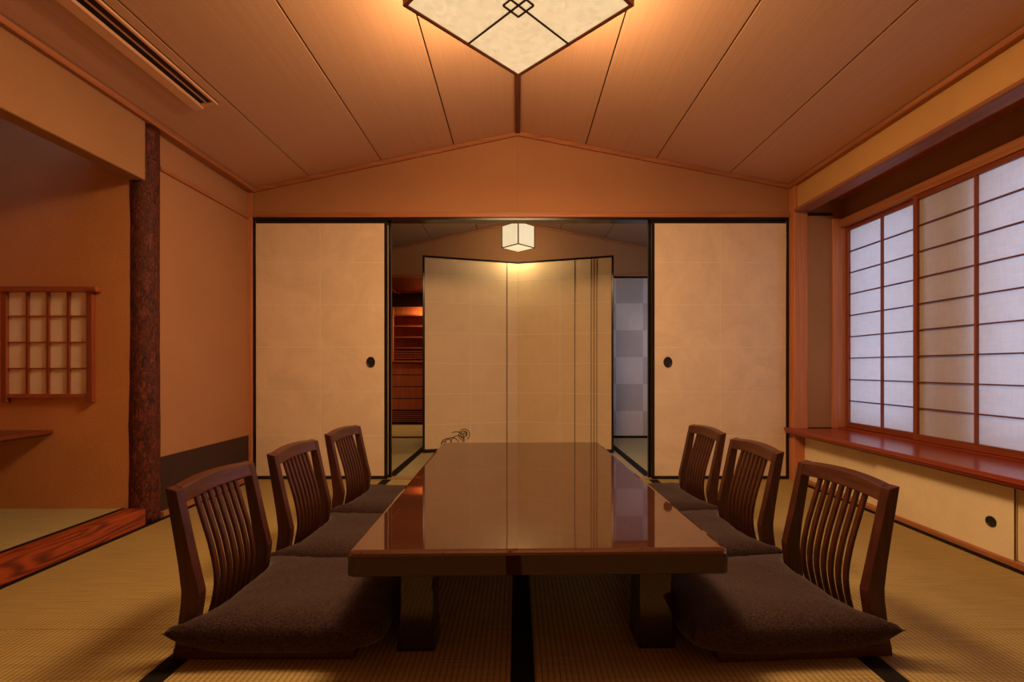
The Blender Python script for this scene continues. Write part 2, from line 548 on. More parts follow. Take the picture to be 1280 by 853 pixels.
fusuma('door_3', -1.868, -0.905, YF + 0.045, 0.003, 1.832, 2, 6, 'cream paper sliding door slid behind the left one')
fusuma('door_4', 0.935, 1.918, YF + 0.045, 0.003, 1.832, 2, 6, 'cream paper sliding door slid behind the right one')
# corner post left
struct(box('trim_corner_post', (-1.905, -1.8715, YF - 0.012, 3.43, -0.05, 2.04), M['hinoki_z'], None, 0.002))

# ================================================================== LEFT WALL
struct(box('wall_left', (-2.02, XL, 2.46, 3.43, -0.05, 2.10), M['wallpaper']))
struct(box('baseboard_left', (XL, XL + 0.006, 2.50, YF - 0.012, 0.028, 0.315), M['koshi']), 'dark paper dado along the foot of the left wall')
struct(box('trim_left_foot', (XL - 0.01, -1.8725, 2.50, YF - 0.012, -0.05, 0.027), M['hinoki_y'], None, 0.002))
struct(box('trim_left_rail', (XL - 0.005, XL + 0.014, 2.50, YF - 0.012, 1.838, 1.862), M['hinoki_y'], None, 0.002))
# alcove shell
struct(box('wall_alcove_side', (-2.95, -1.945, 2.37, 2.459, -0.05, 2.40), M['plaster_rough']))
struct(box('wall_alcove_back', (-2.95, -2.82, 0.0, 2.37, -0.05, 2.40), M['plaster_rough']))
struct(box('wall_alcove_near', (-2.82, -1.87, 0.0, 0.10, -0.05, 2.30), M['plaster_rough']))
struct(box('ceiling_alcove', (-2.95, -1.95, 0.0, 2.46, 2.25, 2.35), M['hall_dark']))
struct(box('wall_alcove_lintel', (-1.95, -1.870, 0.10, 2.373, 1.732, 2.12), M['plaster'], None, 0.004))
struct(box('wall_left_near', (-2.0, -1.872, YB - 0.1, 0.0, -0.05, 2.12), M['plaster']))
af = struct(box('floor_alcove', (-2.82, -1.955, 0.10, 2.37, -0.05, 0.03), M['timber']))
am = obj('tatami_mat', MB().box(-2.82, -1.956, 0.102, 2.368, 0.0305, 0.084), M['tatami_old'], af, 0.0015, 1)
box('cloth_border', (-1.985, -1.956, 0.104, 2.366, 0.083, 0.0855), M['heri'], am)

# alcove threshold beam
b = tag(obj('alcove_beam', MB().box(-0.0475, 0.0475, -1.15, 1.10, 0.0, 0.086), M['toko_beam'], None, 0.004, 2, loc=(-1.9075, 1.262, 0.002)),
        'polished red-brown wooden beam edging the raised alcove floor', 'beam')
# alcove post: a log with its bark
def log_post(h, r, nz=60, nr=28):
    m = MB()
    vs, fs = [], []
    for k in range(nz + 1):
        z = h * k / nz
        for j in range(nr):
            a = 2 * math.pi * j / nr
            p = Vector((math.cos(a) * 2.2, math.sin(a) * 2.2, z * 5))
            rr = r * (1 + 0.022 * mnoise.noise(p) + 0.012 * mnoise.noise(p * 3.1)) * (1 + 0.01 * math.sin(z * 4.1)) * (1.03 - 0.04 * z / h)
            vs.append((rr * math.cos(a), rr * math.sin(a), z))
    for k in range(nz):
        for j in range(nr):
            fs.append((k * nr + j, k * nr + (j + 1) % nr, (k + 1) * nr + (j + 1) % nr, (k + 1) * nr + j))
    fs += [tuple(range(nr))[::-1], tuple(nz * nr + j for j in range(nr))]
    return m.add(vs, fs)
tag(obj('alcove_post', log_post(2.026, 0.066), M['bark'], None, smooth=True, loc=(-1.925, 2.432, 0.0)),
    'dark red-brown bark-covered log post at the alcove corner', 'post')

# alcove shelf
tag(obj('alcove_shelf', MB().prism([(0, 0), (0.455, 0), (0.49, 0.012), (0.49, 0.028), (0, 0.028)], 'y', -1.15, 0.0), M['shelf'], None, 0.002, 1, loc=(-2.818, 2.368, 0.449)),
    'red-brown wooden shelf board fixed in the alcove below the small lattice', 'shelf')

# small lattice window on the alcove side wall
s_ = 249.0
def ax(u): return (u - 647) / s_
def az(v): return 0.79 + (460 - v) / s_
yw = 2.37
wn = struct(box('window_3', (ax(12), ax(114), yw - 0.010, yw - 0.006, az(493), az(364)), M['alcove_paper']),
            'small reddish lattice shoji hung on the alcove wall')
for ua, ub in ((7, 14), (112.5, 120)):
    box('stile', (ax(ua), ax(ub), yw - 0.024, yw - 0.001, az(503), az(365)), M['shoji_wood'], wn, 0.0015)
box('top_rail', (ax(4), ax(127), yw - 0.034, yw - 0.001, az(366), az(359.5)), M['hall_wood_x'], wn, 0.0015)
box('rail_stop', (ax(117), ax(127.5), yw - 0.038, yw - 0.002, az(365), az(360.5)), M['hall_wood_x'], wn, 0.002)
box('bottom_rail', (ax(14), ax(112.5), yw - 0.022, yw - 0.002, az(497.5), az(492.5)), M['hall_wood_x'], wn, 0.0015)
for u in (38.5, 64.0, 89.5):
    box('lattice_bar', (ax(u - 1.6), ax(u + 1.6), yw - 0.020, yw - 0.010, az(493), az(366)), M['shoji_wood'], wn)
for v in (396.0, 428.5, 461.0):
    box('lattice_bar', (ax(14), ax(112.5), yw - 0.0188, yw - 0.0105, az(v + 0.9), az(v - 0.9)), M['hall_wood_x'], wn)

# ================================================================== RIGHT WALL, WINDOW BAY
YE = 3.27
struct(box('wall_right_header', (1.94, 2.02, 0.60, YF, 1.893, 2.13), M['plaster_olive']))
struct(box('wall_right_near', (1.94, 2.02, YB - 0.1, 0.60, -0.05, 2.13), M['plaster_olive']))
bm_ = MB().prism([(1.916, 1.872), (1.922, 1.868), (2.016, 1.868), (2.016, 1.893), (1.922, 1.893), (1.916, 1.889)], 'y', 0.60, YE)
struct(obj('trim_window_beam', bm_, M['beam_y']))
struct(box('trim_corner_pillar', (1.920, 2.012, YE, 3.43, -0.05, 2.055), M['hinoki_z'], None, 0.003))
struct(box('wall_bay_end', (2.010, 2.42, YE + 0.004, 3.43, -0.05, 2.10), M['plaster']))
struct(box('wall_bay_near', (1.94, 2.42, 0.50, 0.60, -0.05, 2.10), M['plaster']))
struct(box('trim_window_jamb', (2.178, 2.30, YE - 0.012, YE + 0.02, 0.372, 1.82), M['hinoki_z'], None, 0.002))
struct(box('trim_bay_foot', (2.012, 2.178, YE - 0.004, YE + 0.01, 0.372, 0.378), M['black_lacquer']))
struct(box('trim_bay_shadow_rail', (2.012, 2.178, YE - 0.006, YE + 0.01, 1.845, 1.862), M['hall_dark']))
struct(box('ceiling_bay', (2.0, 2.42, 0.60, YE + 0.01, 1.955, 2.0), M['hall_wood']))
struct(box('trim_bay_batten', (2.03, 2.075, 0.60, YE - 0.002, 1.93, 1.955), M['beam_y'], None, 0.002))
struct(box('wall_window_top', (2.255, 2.42, 0.60, YE + 0.01, 1.80, 1.96), M['plaster']))
struct(box('trim_window_head', (2.222, 2.30, 0.60, YE - 0.012, 1.757, 1.812), M['hinoki_y'], None, 0.003))
struct(box('trim_window_sill_track', (2.215, 2.30, 0.60, YE - 0.012, 0.372, 0.383), M['sill'], None, 0.001))
# outer wall: a pier between two glazed openings, and what is below and above them
ow = MB()
ow.box(2.36, 2.42, 0.60, YE + 0.01, -0.05, 0.40)
struct(obj('wall_outer_low', ow, M['outer_wall']))
struct(box('wall_outer_pier', (2.335, 2.42, 2.315, 2.64, 0.40, 1.80), M['outer_wall']))
struct(box('wall_outer_near', (2.36, 2.42, 0.60, 0.72, 0.40, 1.80), M['outer_wall']))

# sill board with a stepped nose
sp = [(1.872, 0.352), (1.876, 0.372), (2.30, 0.372), (2.30, 0.335), (1.905, 0.335), (1.905, 0.329), (1.893, 0.329), (1.893, 0.338), (1.880, 0.340), (1.880, 0.350)]
ss = struct(obj('trim_sill_board', MB().prism(sp, 'y', 0.60, YE - 0.001), M['sill'], None, 0.001, 1))
obj('sill_end', MB().prism([(1.872, 0.352), (1.876, 0.372), (1.92, 0.372), (1.92, 0.335), (1.88, 0.335), (1.88, 0.35)], 'y', YE, YE + 0.05), M['sill'], ss)

# shoji panels
def shoji(name, y1, y0, xf, label, paper_m='shoji'):
    z0, z1 = 0.384, 1.759
    o = struct(box(name, (xf + 0.018, xf + 0.0195, y0 + 0.02, y1 - 0.02, z0 + 0.02, z1 - 0.015), M[paper_m]), label)
    st = 0.024
    for ya in (y0, y1 - st):
        box('stile', (xf, xf + 0.026, ya, ya + st, z0, z1), M['shoji_wood'], o, 0.0015)
    box('top_rail', (xf + 0.001, xf + 0.025, y0 + st, y1 - st, z1 - 0.028, z1), M['shoji_wood_y'], o, 0.001)
    box('bottom_rail', (xf + 0.001, xf + 0.025, y0 + st, y1 - st, z0, z0 + 0.034), M['shoji_wood_y'], o, 0.001)
    ym = (y0 + y1) / 2
    box('lattice_bar', (xf + 0.004, xf + 0.018, ym - 0.006, ym + 0.006, z0 + 0.034, z1 - 0.028), M['shoji_wood'], o)
    a, b2 = z0 + 0.034, z1 - 0.028
    for i in range(1, 9):
        zz = a + (b2 - a) * i / 9
        box('lattice_bar', (xf + 0.006, xf + 0.0175, y0 + st, y1 - st, zz - 0.0035, zz + 0.0035), M['kumiko'], o)
    return o
shoji('window_1', 3.256, 2.628, 2.262, 'paper lattice window panel beside the corner pillar, evenly daylit')
shoji('window_2', 2.668, 1.950, 2.234, 'paper lattice window panel nearest the camera, half of it unlit')
shoji('window_4', 1.980, 1.300, 2.262, 'paper lattice window panel beyond the half unlit one')
shoji('window_5', 1.330, 0.602, 2.234, 'paper lattice window panel at the near end of the bay')

shoji('window_6', 4.24, 3.50, 1.965, 'paper lattice window in the side wall of the anteroom, nearer one', 'shoji_thin')
shoji('window_7', 5.09, 4.24, 1.965, 'paper lattice window in the side wall of the anteroom, farther one', 'shoji_thin')

# low cabinet under the sill
cab = tag(empty('window_cabinet', (1.96, 1.95, 0)), 'long low cream-papered cabinet under the window sill', 'cabinet')
def cbox(name, d, m, p=cab, bev=0.0):
    return obj(name, MB().box(d[0] - 1.96, d[1] - 1.96, d[2] - 1.95, d[3] - 1.95, d[4], d[5]), m, p, bev, 1)
cbox('cabinet_body', (2.012, 2.30, 0.62, YE - 0.001, 0.0, 0.328), M['timber'])
cbox('base_rail', (1.957, 2.012, 0.62, YE - 0.001, 0.0, 0.022), M['hinoki_y'], cab, 0.002)
cbox('head_rail', (1.966, 2.012, 0.62, YE - 0.001, 0.318, 0.328), M['shoji_wood_y'])
ds = [(3.268, 2.575, 0.016, None), (2.595, 1.875, 0.0, 1.965), (1.895, 1.19, 0.016, None), (1.21, 0.625, 0.0, 1.12)]
for k, (ya, yb, dx, py) in enumerate(ds):
    d = cbox('sliding_door', (1.972 + dx, 1.984 + dx, yb, ya, 0.022, 0.318), M['cab_washi'], cab, 0.0015)
    cbox('door_edge', (1.9705 + dx, 1.980 + dx, yb, yb + 0.022, 0.023, 0.317), M['cab_washi'], d, 0.001)
    if py:
        n = 18
        m = MB()
        vs, fs = [], []
        for kk, xx in ((1, 0.0), (1, -0.004), (0.8, -0.004), (0.7, -0.002)):
            vs += [(1.972 + dx + xx - 1.96, py - 1.95 + 0.022 * kk * math.cos(2 * math.pi * i / n), 0.150 + 0.022 * kk * math.sin(2 * math.pi * i / n)) for i in range(n)]
        for q in range(3):
            fs += [(q * n + i, q * n + (i + 1) % n, (q + 1) * n + (i + 1) % n, (q + 1) * n + i) for i in range(n)]
        fs.append(tuple(3 * n + i for i in range(n)))
        m.add(vs, fs)
        obj('door_pull', m, M['iron'], d)

# wall behind the camera; the cream doors on it are added to bounce light
struct(obj('wall_back', MB().prism(gable_poly(-2.0, 2.02, -0.05), 'y', YB - 0.1, YB), M['wallpaper']))
for k in range(4):
    xa = -1.868 + 0.9475 * k
    struct(box('door_%d' % (6 + k), (xa, xa + 0.945, YB + 0.002, YB + 0.024, 0.003, 1.832), M['washi'], None, 0.002), 'unseen cream door panel added behind the camera to bounce light, number %s from the alcove' % ('one', 'two', 'three', 'four')[k])

# ================================================================== ANTEROOM
struct(box('wall_anteroom_left', (-2.02, XL, 3.43, 5.30, -0.05, 2.10), M['wallpaper']))
struct(box('wall_anteroom_right', (XR, 2.02, 3.43, 5.40, -0.05, 0.384), M['wallpaper']))
struct(box('wall_anteroom_right_top', (XR, 2.02, 3.43, 5.40, 1.759, 2.12), M['wallpaper']))
struct(box('wall_anteroom_right_end', (XR, 2.02, 3.43, 3.50, 0.384, 1.759), M['wallpaper']))
struct(box('wall_anteroom_right_corner', (XR, 2.02, 5.09, 5.40, 0.384, 1.759), M['wallpaper']))
struct(obj('wall_anteroom_back', MB().prism(gable_poly(-1.98, 2.0, 1.845, -0.025), 'y', 5.30, 5.39), M['wallpaper']))
struct(box('wall_anteroom_mid', (-0.92, 0.80, 5.31, 5.38, -0.05, 1.845), M['wallpaper']))
struct(box('trim_anteroom_head', (-1.90, XR, 5.285, 5.385, 1.818, 1.846), M['hinoki_x'], None, 0.002))
slope_trim('trim_anteroom_gable_left', -1.90, 0.0, 5.284, 5.302, 0.001, 0.022, M['hinoki_x'], -0.025)
slope_trim('trim_anteroom_gable_right', 0.0, XR, 5.284, 5.302, 0.001, 0.022, M['hinoki_x'], -0.025)
fusuma('door_5', 0.80, 1.90, 5.305, 0.006, 1.818, [0.821, 1.107, 1.41, 1.715, 1.879], [0.027, 0.304, 0.607, 0.91, 1.213, 1.516, 1.797],
       'grey checkerboard paper sliding door at the back of the anteroom', None, [M['silver_b'], M['silver_a']])

# passage beyond the anteroom
struct(box('wall_passage_left', (-2.12, -2.0, 5.39, 6.95, -0.05, 1.95), M['hall_wood']))
struct(box('wall_passage_right', (-0.92, -0.82, 5.39, 6.95, -0.05, 1.95), M['hall_wood']))
struct(box('wall_passage_end', (-2.12, -0.82, 6.92, 7.0, -0.05, 1.95), M['hall_wood']))
pc = struct(box('ceiling_passage', (-2.12, -0.82, 5.39, 6.95, 1.83, 1.90), M['hall_dark']))
for i in range(9):
    box('ceiling_plank', (-2.0, -0.92, 5.395 + 0.135 * i, 5.395 + 0.135 * i + 0.128, 1.822, 1.83), M['hall_plank'], pc)
box('ceiling_batten', (-1.66, -1.635, 5.395, 6.62, 1.808, 1.822), M['hall_wood'], pc)
struct(box('wall_passage_near', (-2.12, -1.90, 5.31, 5.39, -0.05, 1.9), M['hall_wood']))

hc = tag(empty('wall_cabinet', (-1.50, 6.50, 0)), 'red-brown slatted wooden cabinet lit at the end of the passage', 'cabinet')
def hb(name, d, m, p=None, bev=0.0):
    return obj(name, MB().box(*d), m, p or hc, bev, 1)
hb('back_panel', (-0.48, 0.55, 0.33, 0.36, 0.0, 1.68), M['hall_wood'])
hb('side_panel', (-0.50, -0.48, 0.10, 0.36, 0.0, 1.68), M['hall_wood'])
hb('side_panel', (0.55, 0.57, 0.10, 0.36, 0.0, 1.68), M['hall_wood'])
hb('head_beam', (-0.50, 0.57, 0.05, 0.36, 1.68, 1.80), M['hall_dark'], None, 0.002)
hb('upright', (-0.262, -0.235, 0.08, 0.12, 0.86, 1.68), M['hall_wood'], None, 0.002)
for v in (393.5, 407.5, 421.0, 434.5):
    z = 0.79 + (460 - v) / 89.0
    hb('shelf', (-0.235, 0.55, 0.10, 0.33, z - 0.018, z), M['hall_wood_x'])
for v in (439.0, 441.8, 444.6, 447.4):
    z = 0.79 + (460 - v) / 89.0
    hb('slat', (-0.235, 0.55, 0.10, 0.13, z - 0.012, z), M['hall_wood_x'])
hb('ledge', (-0.48, 0.55, 0.04, 0.33, 0.862, 0.888), M['hall_wood_x'], None, 0.002)
zb = [0.855, 0.69, 0.525, 0.36, 0.20]
for i in range(4):
    hb('front_board', (-0.48, 0.55, 0.09, 0.11, zb[i + 1] + 0.005, zb[i] - 0.005), M['hall_wood'], None, 0.002)
for i in range(6):
    hb('slat', (-0.48, 0.55, 0.085, 0.115, 0.035 + i * 0.027, 0.050 + i * 0.027), M['hall_wood_x'])
hb('kick_board', (-0.48, 0.55, 0.13, 0.15, 0.0, 0.86), M['hall_dark'])
hb('lamp_shield', (-0.50, 0.57, 0.03, 0.05, 1.635, 1.70), M['hall_dark'])  # added board that keeps the shelf lamp out of the table's reflection
sl = hb('shelf_lamp', (0.16, 0.46, 0.06, 0.09, 1.668, 1.682), M['pendant_paper'])
light('shelf_lamp_light', 'AREA', SHELF_LAMP, (1.0, 0.55, 0.2), hc, (0.31, 0.075, 1.66), (R(12), 0, 0), 0.28, 0.03)
dl = obj('passage_fill_disc', MB().tube([(0.44, -0.50, 1.800), (0.44, -0.50, 1.826)], 0.06, 16), M['pendant_paper'], hc)  # unseen lamp disc, added with the next light to brighten the passage
light('passage_fill_light', 'AREA', 3.5, (1.0, 0.66, 0.34), hc, (0.44, -0.50, 1.797), size=0.1)

# ================================================================== FOLDING SCREEN
scr = tag(empty('folding_screen', (0.005, 4.64, 0)), 'two-panel cream folding screen with black lacquer edge standing in the anteroom', 'screen')
PW, PH = 0.925, 1.832
lines = {0: [0.815], 1: [0.560, 0.715, 0.742, 0.768]}
seam_c = {0: [0.0, 0.475, 0.925], 1: [0.0, 0.42, 0.925]}
for side in (0, 1):
    ang = math.atan2(-0.28, 0.885) if side == 1 else math.atan2(-0.28, -0.885)
    # local frame: origin at the fold, +x out along the panel; for the left panel mirrored by building at negative x
    sg = 1 if side == 1 else -1
    rz = math.atan2(-0.28, 0.885) * sg
    pn = empty('screen_panel', (0, 0, 0), rz)
    pn.parent = scr
    def pb(name, xa, xb, ya, yb, za, zb_, m, bev=0.0):
        lo, hi = sorted((sg * xa, sg * xb))
        return obj(name, MB().box(lo, hi, ya, yb, za, zb_), m, pn, bev, 1)
    pb('panel_core', 0.004, PW - 0.004, 0.004, 0.018, 0.01, PH - 0.01, M['timber'])
    pb('frame_stile', PW - 0.020, PW, -0.003, 0.022, 0.0, PH, M['black_lacquer'], 0.003)
    pb('frame_rail', 0.001, PW - 0.02, -0.003, 0.022, PH - 0.020, PH, M['black_lacquer'], 0.004)
    pb('frame_rail', 0.001, PW - 0.02, -0.003, 0.022, 0.0, 0.034, M['black_lacquer'], 0.003)
    zs = [0.034, 0.26, 0.545, 0.83, 1.115, 1.40, 1.65, PH - 0.02]
    cs = seam_c[side][:-1] + [PW - 0.02]
    for i in range(len(cs) - 1):
        for j in range(len(zs) - 1):
            t = 0.002 - 0.0002 * j - 0.00015 * i
            pb('paper_sheet', max(cs[i], -0.0006), cs[i + 1], t, 0.005, zs[j], zs[j + 1], M['screen'])
            if i:
                pb('sheet_lap', cs[i] - 0.003, cs[i] + 0.003, t - 0.0005, t + 0.001, zs[j], zs[j + 1], M['washi_edge'])
            if j:
                pb('sheet_lap', max(cs[i], -0.0006), cs[i + 1], t - 0.0005, t + 0.001, zs[j] - 0.003, zs[j] + 0.003, M['washi_edge'])
    if side == 0:
        pb('drawn_line', 0.110, 0.1165, -0.0022, 0.001, 0.034, PH - 0.02, M['ink'])
    else:
        for q in lines[1]:
            pb('drawn_line', q, q + 0.005, -0.0022, 0.001, 0.034, PH - 0.02, M['ink'])
    if side == 0:
        # brush-drawn curl of a fern shoot, low on the left panel
        def arc(cx, cz, r0, r1, a0, a1, n=26):
            return [(-(cx + (r0 + (r1 - r0) * i / n) * math.cos(R(a0 + (a1 - a0) * i / n))), -0.0018, cz + (r0 + (r1 - r0) * i / n) * math.sin(R(a0 + (a1 - a0) * i / n))) for i in range(n + 1)]
        dm = MB()
        x0, z0 = 0.535, 0.135
        for pts in (arc(x0, z0 + 0.02, 0.055, 0.050, -90, 240), arc(x0, z0 + 0.022, 0.040, 0.012, -60, 420), arc(x0 - 0.01, z0 + 0.026, 0.018, 0.004, 0, 400),
                    arc(x0 + 0.075, z0 - 0.03, 0.085, 0.070, 60, 200), arc(x0 + 0.06, z0 - 0.05, 0.070, 0.060, 0, 170),
                    arc(x0 + 0.165, z0 - 0.06, 0.055, 0.045, -30, 190), arc(x0 + 0.19, z0 - 0.055, 0.030, 0.010, -90, 330),
                    arc(x0 + 0.12, z0 - 0.075, 0.075, 0.07, 20, 160)):
            dm.tube(pts, 0.0029, 4)
        obj('drawn_shoot', dm, M['ink'], pn)

# ================================================================== LAMPS
# big square lantern under the ridge
LH = 2.12
lan = tag(empty('ceiling_lantern', (0.003, 1.736, LH), R(45)), 'large square paper lantern glowing on the ceiling ridge', 'lamp')
LS = 0.4266 * math.sqrt(2) / 2  # half side
def lb(name, d, m, bev=0.0, p=lan):
    return obj(name, MB().box(*d), m, p, bev, 1)
lb('paper_bottom', (-LS + 0.010, LS - 0.010, -LS + 0.010, LS - 0.010, 0.006, 0.010), M['lamp_paper'])
fw = 0.014
for s in (-1, 1):
    lo, hi = sorted((s * LS, s * (LS - fw)))
    lb('frame_bottom', (lo, hi, -LS, LS, 0.0, 0.020), M['lamp_frame'], 0.0015)
    lb('frame_bottom', (-LS + fw, LS - fw, lo, hi, 0.0, 0.020), M['lamp_frame'], 0.0015)
    lb('frame_top', (lo, hi, -LS, LS, 0.115, 0.130), M['lamp_frame'], 0.0015)
    lb('frame_top', (-LS + fw, LS - fw, lo, hi, 0.115, 0.130), M['lamp_frame'], 0.0015)
    pl, ph = sorted((s * (LS - 0.006), s * (LS - 0.009)))
    lb('paper_side', (pl, ph, -LS + fw, LS - fw, 0.019, 0.116), M['lamp_paper'])
    lb('paper_side', (-LS + fw, LS - fw, pl, ph, 0.019, 0.116), M['lamp_paper'])
    for t in (-1, 1):
        l2, h2 = sorted((t * LS, t * (LS - fw)))
        lb('corner_post', (lo, hi, l2, h2, 0.020, 0.115), M['lamp_frame'], 0.001)
lb('lattice_bar', (-0.0028, 0.0028, -LS + fw, LS - fw, 0.0005, 0.0065), M['lamp_bar'])
lb('lattice_bar', (-LS + fw, LS - fw, -0.0028, 0.0028, 0.0007, 0.0063), M['lamp_bar'])
q = 0.040
for s in (-1, 1):
    lb('lattice_bar', (s * q - 0.0025, s * q + 0.0025, -q, q, 0.0003, 0.0067), M['lamp_bar'])
    lb('lattice_bar', (-q, q, s * q - 0.0025, s * q + 0.0025, 0.0002, 0.0066), M['lamp_bar'])
lb('mounting_block', (-0.10, 0.10, -0.10, 0.10, 0.130, 0.325), M['lamp_frame'])
lb('paper_top', (-LS + fw, LS - fw, -LS + fw, LS - fw, 0.122, 0.125), M['lamp_paper'])  # glowing top added along with the upward fill light below
light('lantern_top_fill', 'AREA', LANTERN_TOP_FILL, WARM, lan, (0, 0, 0.132), (R(180), 0, 0), LS * 1.7)
light('lantern_light', 'AREA', LANTERN_DOWN, WARM, lan, (0, 0, -0.004), (0, 0, 0), LS * 1.8)
for k in range(4):
    a = k * math.pi / 2
    light('lantern_side_light', 'AREA', LANTERN_SIDE, WARM, lan, ((LS + 0.004) * math.cos(a), (LS + 0.004) * math.sin(a), 0.060), (R(90), 0, a - R(90)), LS * 1.8, 0.08)

# small pendant in the anteroom
pe = tag(empty('pendant_lamp', (0.006, 4.50, 1.93), R(45)), 'small cube paper lamp hanging above the folding screen', 'lamp')
PS = 0.158 * math.sqrt(2) / 2
PHH = 0.215
f2 = 0.008
lb('paper_bottom', (-PS + 0.004, PS - 0.004, -PS + 0.004, PS - 0.004, 0.003, 0.005), M['pendant_paper'], 0, pe)
for s in (-1, 1):
    lo, hi = sorted((s * PS, s * (PS - f2)))
    for za in (0.0, PHH - f2):
        lb('frame_bar', (lo, hi, -PS, PS, za, za + f2), M['lamp_frame'], 0, pe)
        lb('frame_bar', (-PS + f2, PS - f2, lo, hi, za, za + f2), M['lamp_frame'], 0, pe)
    pl, ph = sorted((s * (PS - 0.003), s * (PS - 0.005)))
    lb('paper_side', (pl, ph, -PS + f2, PS - f2, f2, PHH - f2), M['pendant_paper'], 0, pe)
    lb('paper_side', (-PS + f2, PS - f2, pl, ph, f2, PHH - f2), M['pendant_paper'], 0, pe)
    for t in (-1, 1):
        l2, h2 = sorted((t * PS, t * (PS - f2)))
        lb('corner_post', (lo, hi, l2, h2, f2, PHH - f2), M['lamp_frame'], 0, pe)
obj('suspension_rod', MB().tube([(0, 0, PHH - 0.004), (0, 0, 2.432 - 1.93)], 0.006, 10), M['iron'], pe)
lb('rod_plate', (-PS + f2, PS - f2, -0.012, 0.012, PHH - f2, PHH - 0.002), M['lamp_frame'], 0, pe)
light('pendant_light', 'AREA', PENDANT * 0.20, (1, 0.74, 0.38), pe, (0, 0, -0.004), (0, 0, 0), PS * 1.8)
for k in range(4):
    a = k * math.pi / 2
    light('pendant_side_light', 'AREA', PENDANT * 0.18, (1, 0.74, 0.38), pe, ((PS + 0.004) * math.cos(a), (PS + 0.004) * math.sin(a), PHH / 2), (R(90), 0, a - R(90)), PS * 1.7, PHH * 0.85)

# ================================================================== CEILING VENT
vx0, vx1, vy0, vy1 = -1.632, -1.515, 0.95, 2.388
vent = tag(empty('ceiling_vent', ((vx0 + vx1) / 2, (vy0 + vy1) / 2, ceil_z((vx0 + vx1) / 2))), 'long slotted air vent in the sloping ceiling', 'vent')
sl_ = 0.2145
def vslab(name, xa, xb, ya, yb, da, db, m, dtilt=0.0):
    """slab lying parallel to the sloping ceiling; da/db = distance below the boards"""
    ox, oy, oz = vent.location
    def zz(x, d): return ceil_z(x) - d - oz
    p = [(xa - ox, zz(xa, da)), (xb - ox, zz(xb, da)), (xb - ox, zz(xb, db)), (xa - ox, zz(xa, db))]
    return obj(name, MB().prism(p, 'y', ya - oy, yb - oy), m, vent, 0.0008, 1)
vslab('slot_back_shade_rim', vx0 - 0.005, vx1 + 0.003, vy0 - 0.003, vy1 + 0.003, 0.0005, 0.003, M['vent_dark'])  # slot back, widened into a dark rim as painted shade around the flange
vslab('flange', vx0, vx0 + 0.044, vy0, vy1, 0.0025, 0.018, M['vent_flange_lit'])
vslab('flange', vx1 - 0.010, vx1, vy0, vy1, 0.0025, 0.014, M['vent_flange_lit'])
vslab('flange', vx0 + 0.044, vx1 - 0.010, vy1 - 0.028, vy1, 0.0005, 0.011, M['vent_flange_lit'])
vslab('flange', vx0 + 0.044, vx1 - 0.010, vy0, vy0 + 0.028, 0.0005, 0.011, M['vent_flange_lit'])
vslab('divider', vx0 + 0.071, vx0 + 0.077, vy0 + 0.028, vy1 - 0.028, 0.003, 0.009, M['vent_flange_lit'])
vslab('louver', vx0 + 0.077, vx0 + 0.107, vy0 + 0.028, vy1 - 0.028, 0.003, 0.0045, M['hall_dark'])

# ================================================================== LOW TABLE
tb = tag(empty('low_table', (0.038, 2.097, 0.0), R(1.2)), 'long low table with glossy dark brown lacquer top', 'table')
TL, TW, TH = 0.885, 0.494, 0.320
m = MB()
m.prism([(-TW, TH - 0.066), (TW, TH - 0.066), (TW, TH - 0.010), (TW - 0.014, TH), (-TW + 0.014, TH), (-TW, TH - 0.010)], 'y', -TL + 0.014, TL - 0.014)
top = MB()
pr = [(0.0, TH - 0.066), (0.0, TH - 0.012), (0.003, TH - 0.006), (0.008, TH - 0.002), (0.016, TH)]
def rr(inset, z, rc=0.018, n=5):
    pts = []
    hx, hy = TW - inset, TL - inset
    r = max(0.003, rc - inset)
    for cx, cy, a0 in ((hx - r, hy - r, 0), (-hx + r, hy - r, 90), (-hx + r, -hy + r, 180), (hx - r, -hy + r, 270)):
        for i in range(n + 1):
            a = R(a0 + 90 * i / n)
            pts.append((cx + r * math.cos(a), cy + r * math.sin(a), z))
    return pts
def ring_solid(rings):
    vs_, fs_ = [], []
    n = len(rings[0])
    for ring in rings:
        vs_ += ring
    for k in range(len(rings) - 1):
        for j in range(n):
            fs_.append((k * n + j, k * n + (j + 1) % n, (k + 1) * n + (j + 1) % n, (k + 1) * n + j))
    fs_ += [tuple(range(n))[::-1], tuple((len(rings) - 1) * n + j for j in range(n))]
    return MB().add(vs_, fs_)
obj('table_top', ring_solid([rr(a, z) for a, z in pr[1:]]), M['lacquer'], tb)
obj('edge_band', ring_solid([rr(0.006, TH - 0.066), rr(0.0, TH - 0.062), rr(0.0, TH - 0.012)]), M['lacquer_edge'], tb)
def table_leg(sx, sy):
    m = MB()
    prof = [(0.000, 0.392), (0.03, 0.389), (0.08, 0.385), (0.14, 0.381), (0.20, 0.379), (TH - 0.066, 0.378)]
    vs, fs = [], []
    for z, xo in prof:
        xi = 0.288 if z > 0.05 else 0.286
        ya, yb = TL - 0.106, TL - 0.206
        if z < 0.04:
            yb -= 0.004
        vs += [(sx * xo, sy * ya, z), (sx * xi, sy * ya, z), (sx * xi, sy * yb, z), (sx * xo, sy * yb, z)]
    for k in range(len(prof) - 1):
        for j in range(4):
            fs.append((k * 4 + j, k * 4 + (j + 1) % 4, (k + 1) * 4 + (j + 1) % 4, (k + 1) * 4 + j))
    fs += [(0, 1, 2, 3), tuple(4 * (len(prof) - 1) + j for j in range(4))]
    return m.add(vs, fs)
for sx in (-1, 1):
    for sy in (-1, 1):
        obj('leg', table_leg(sx, sy), M['lacquer_leg'], tb, 0.004, 2)

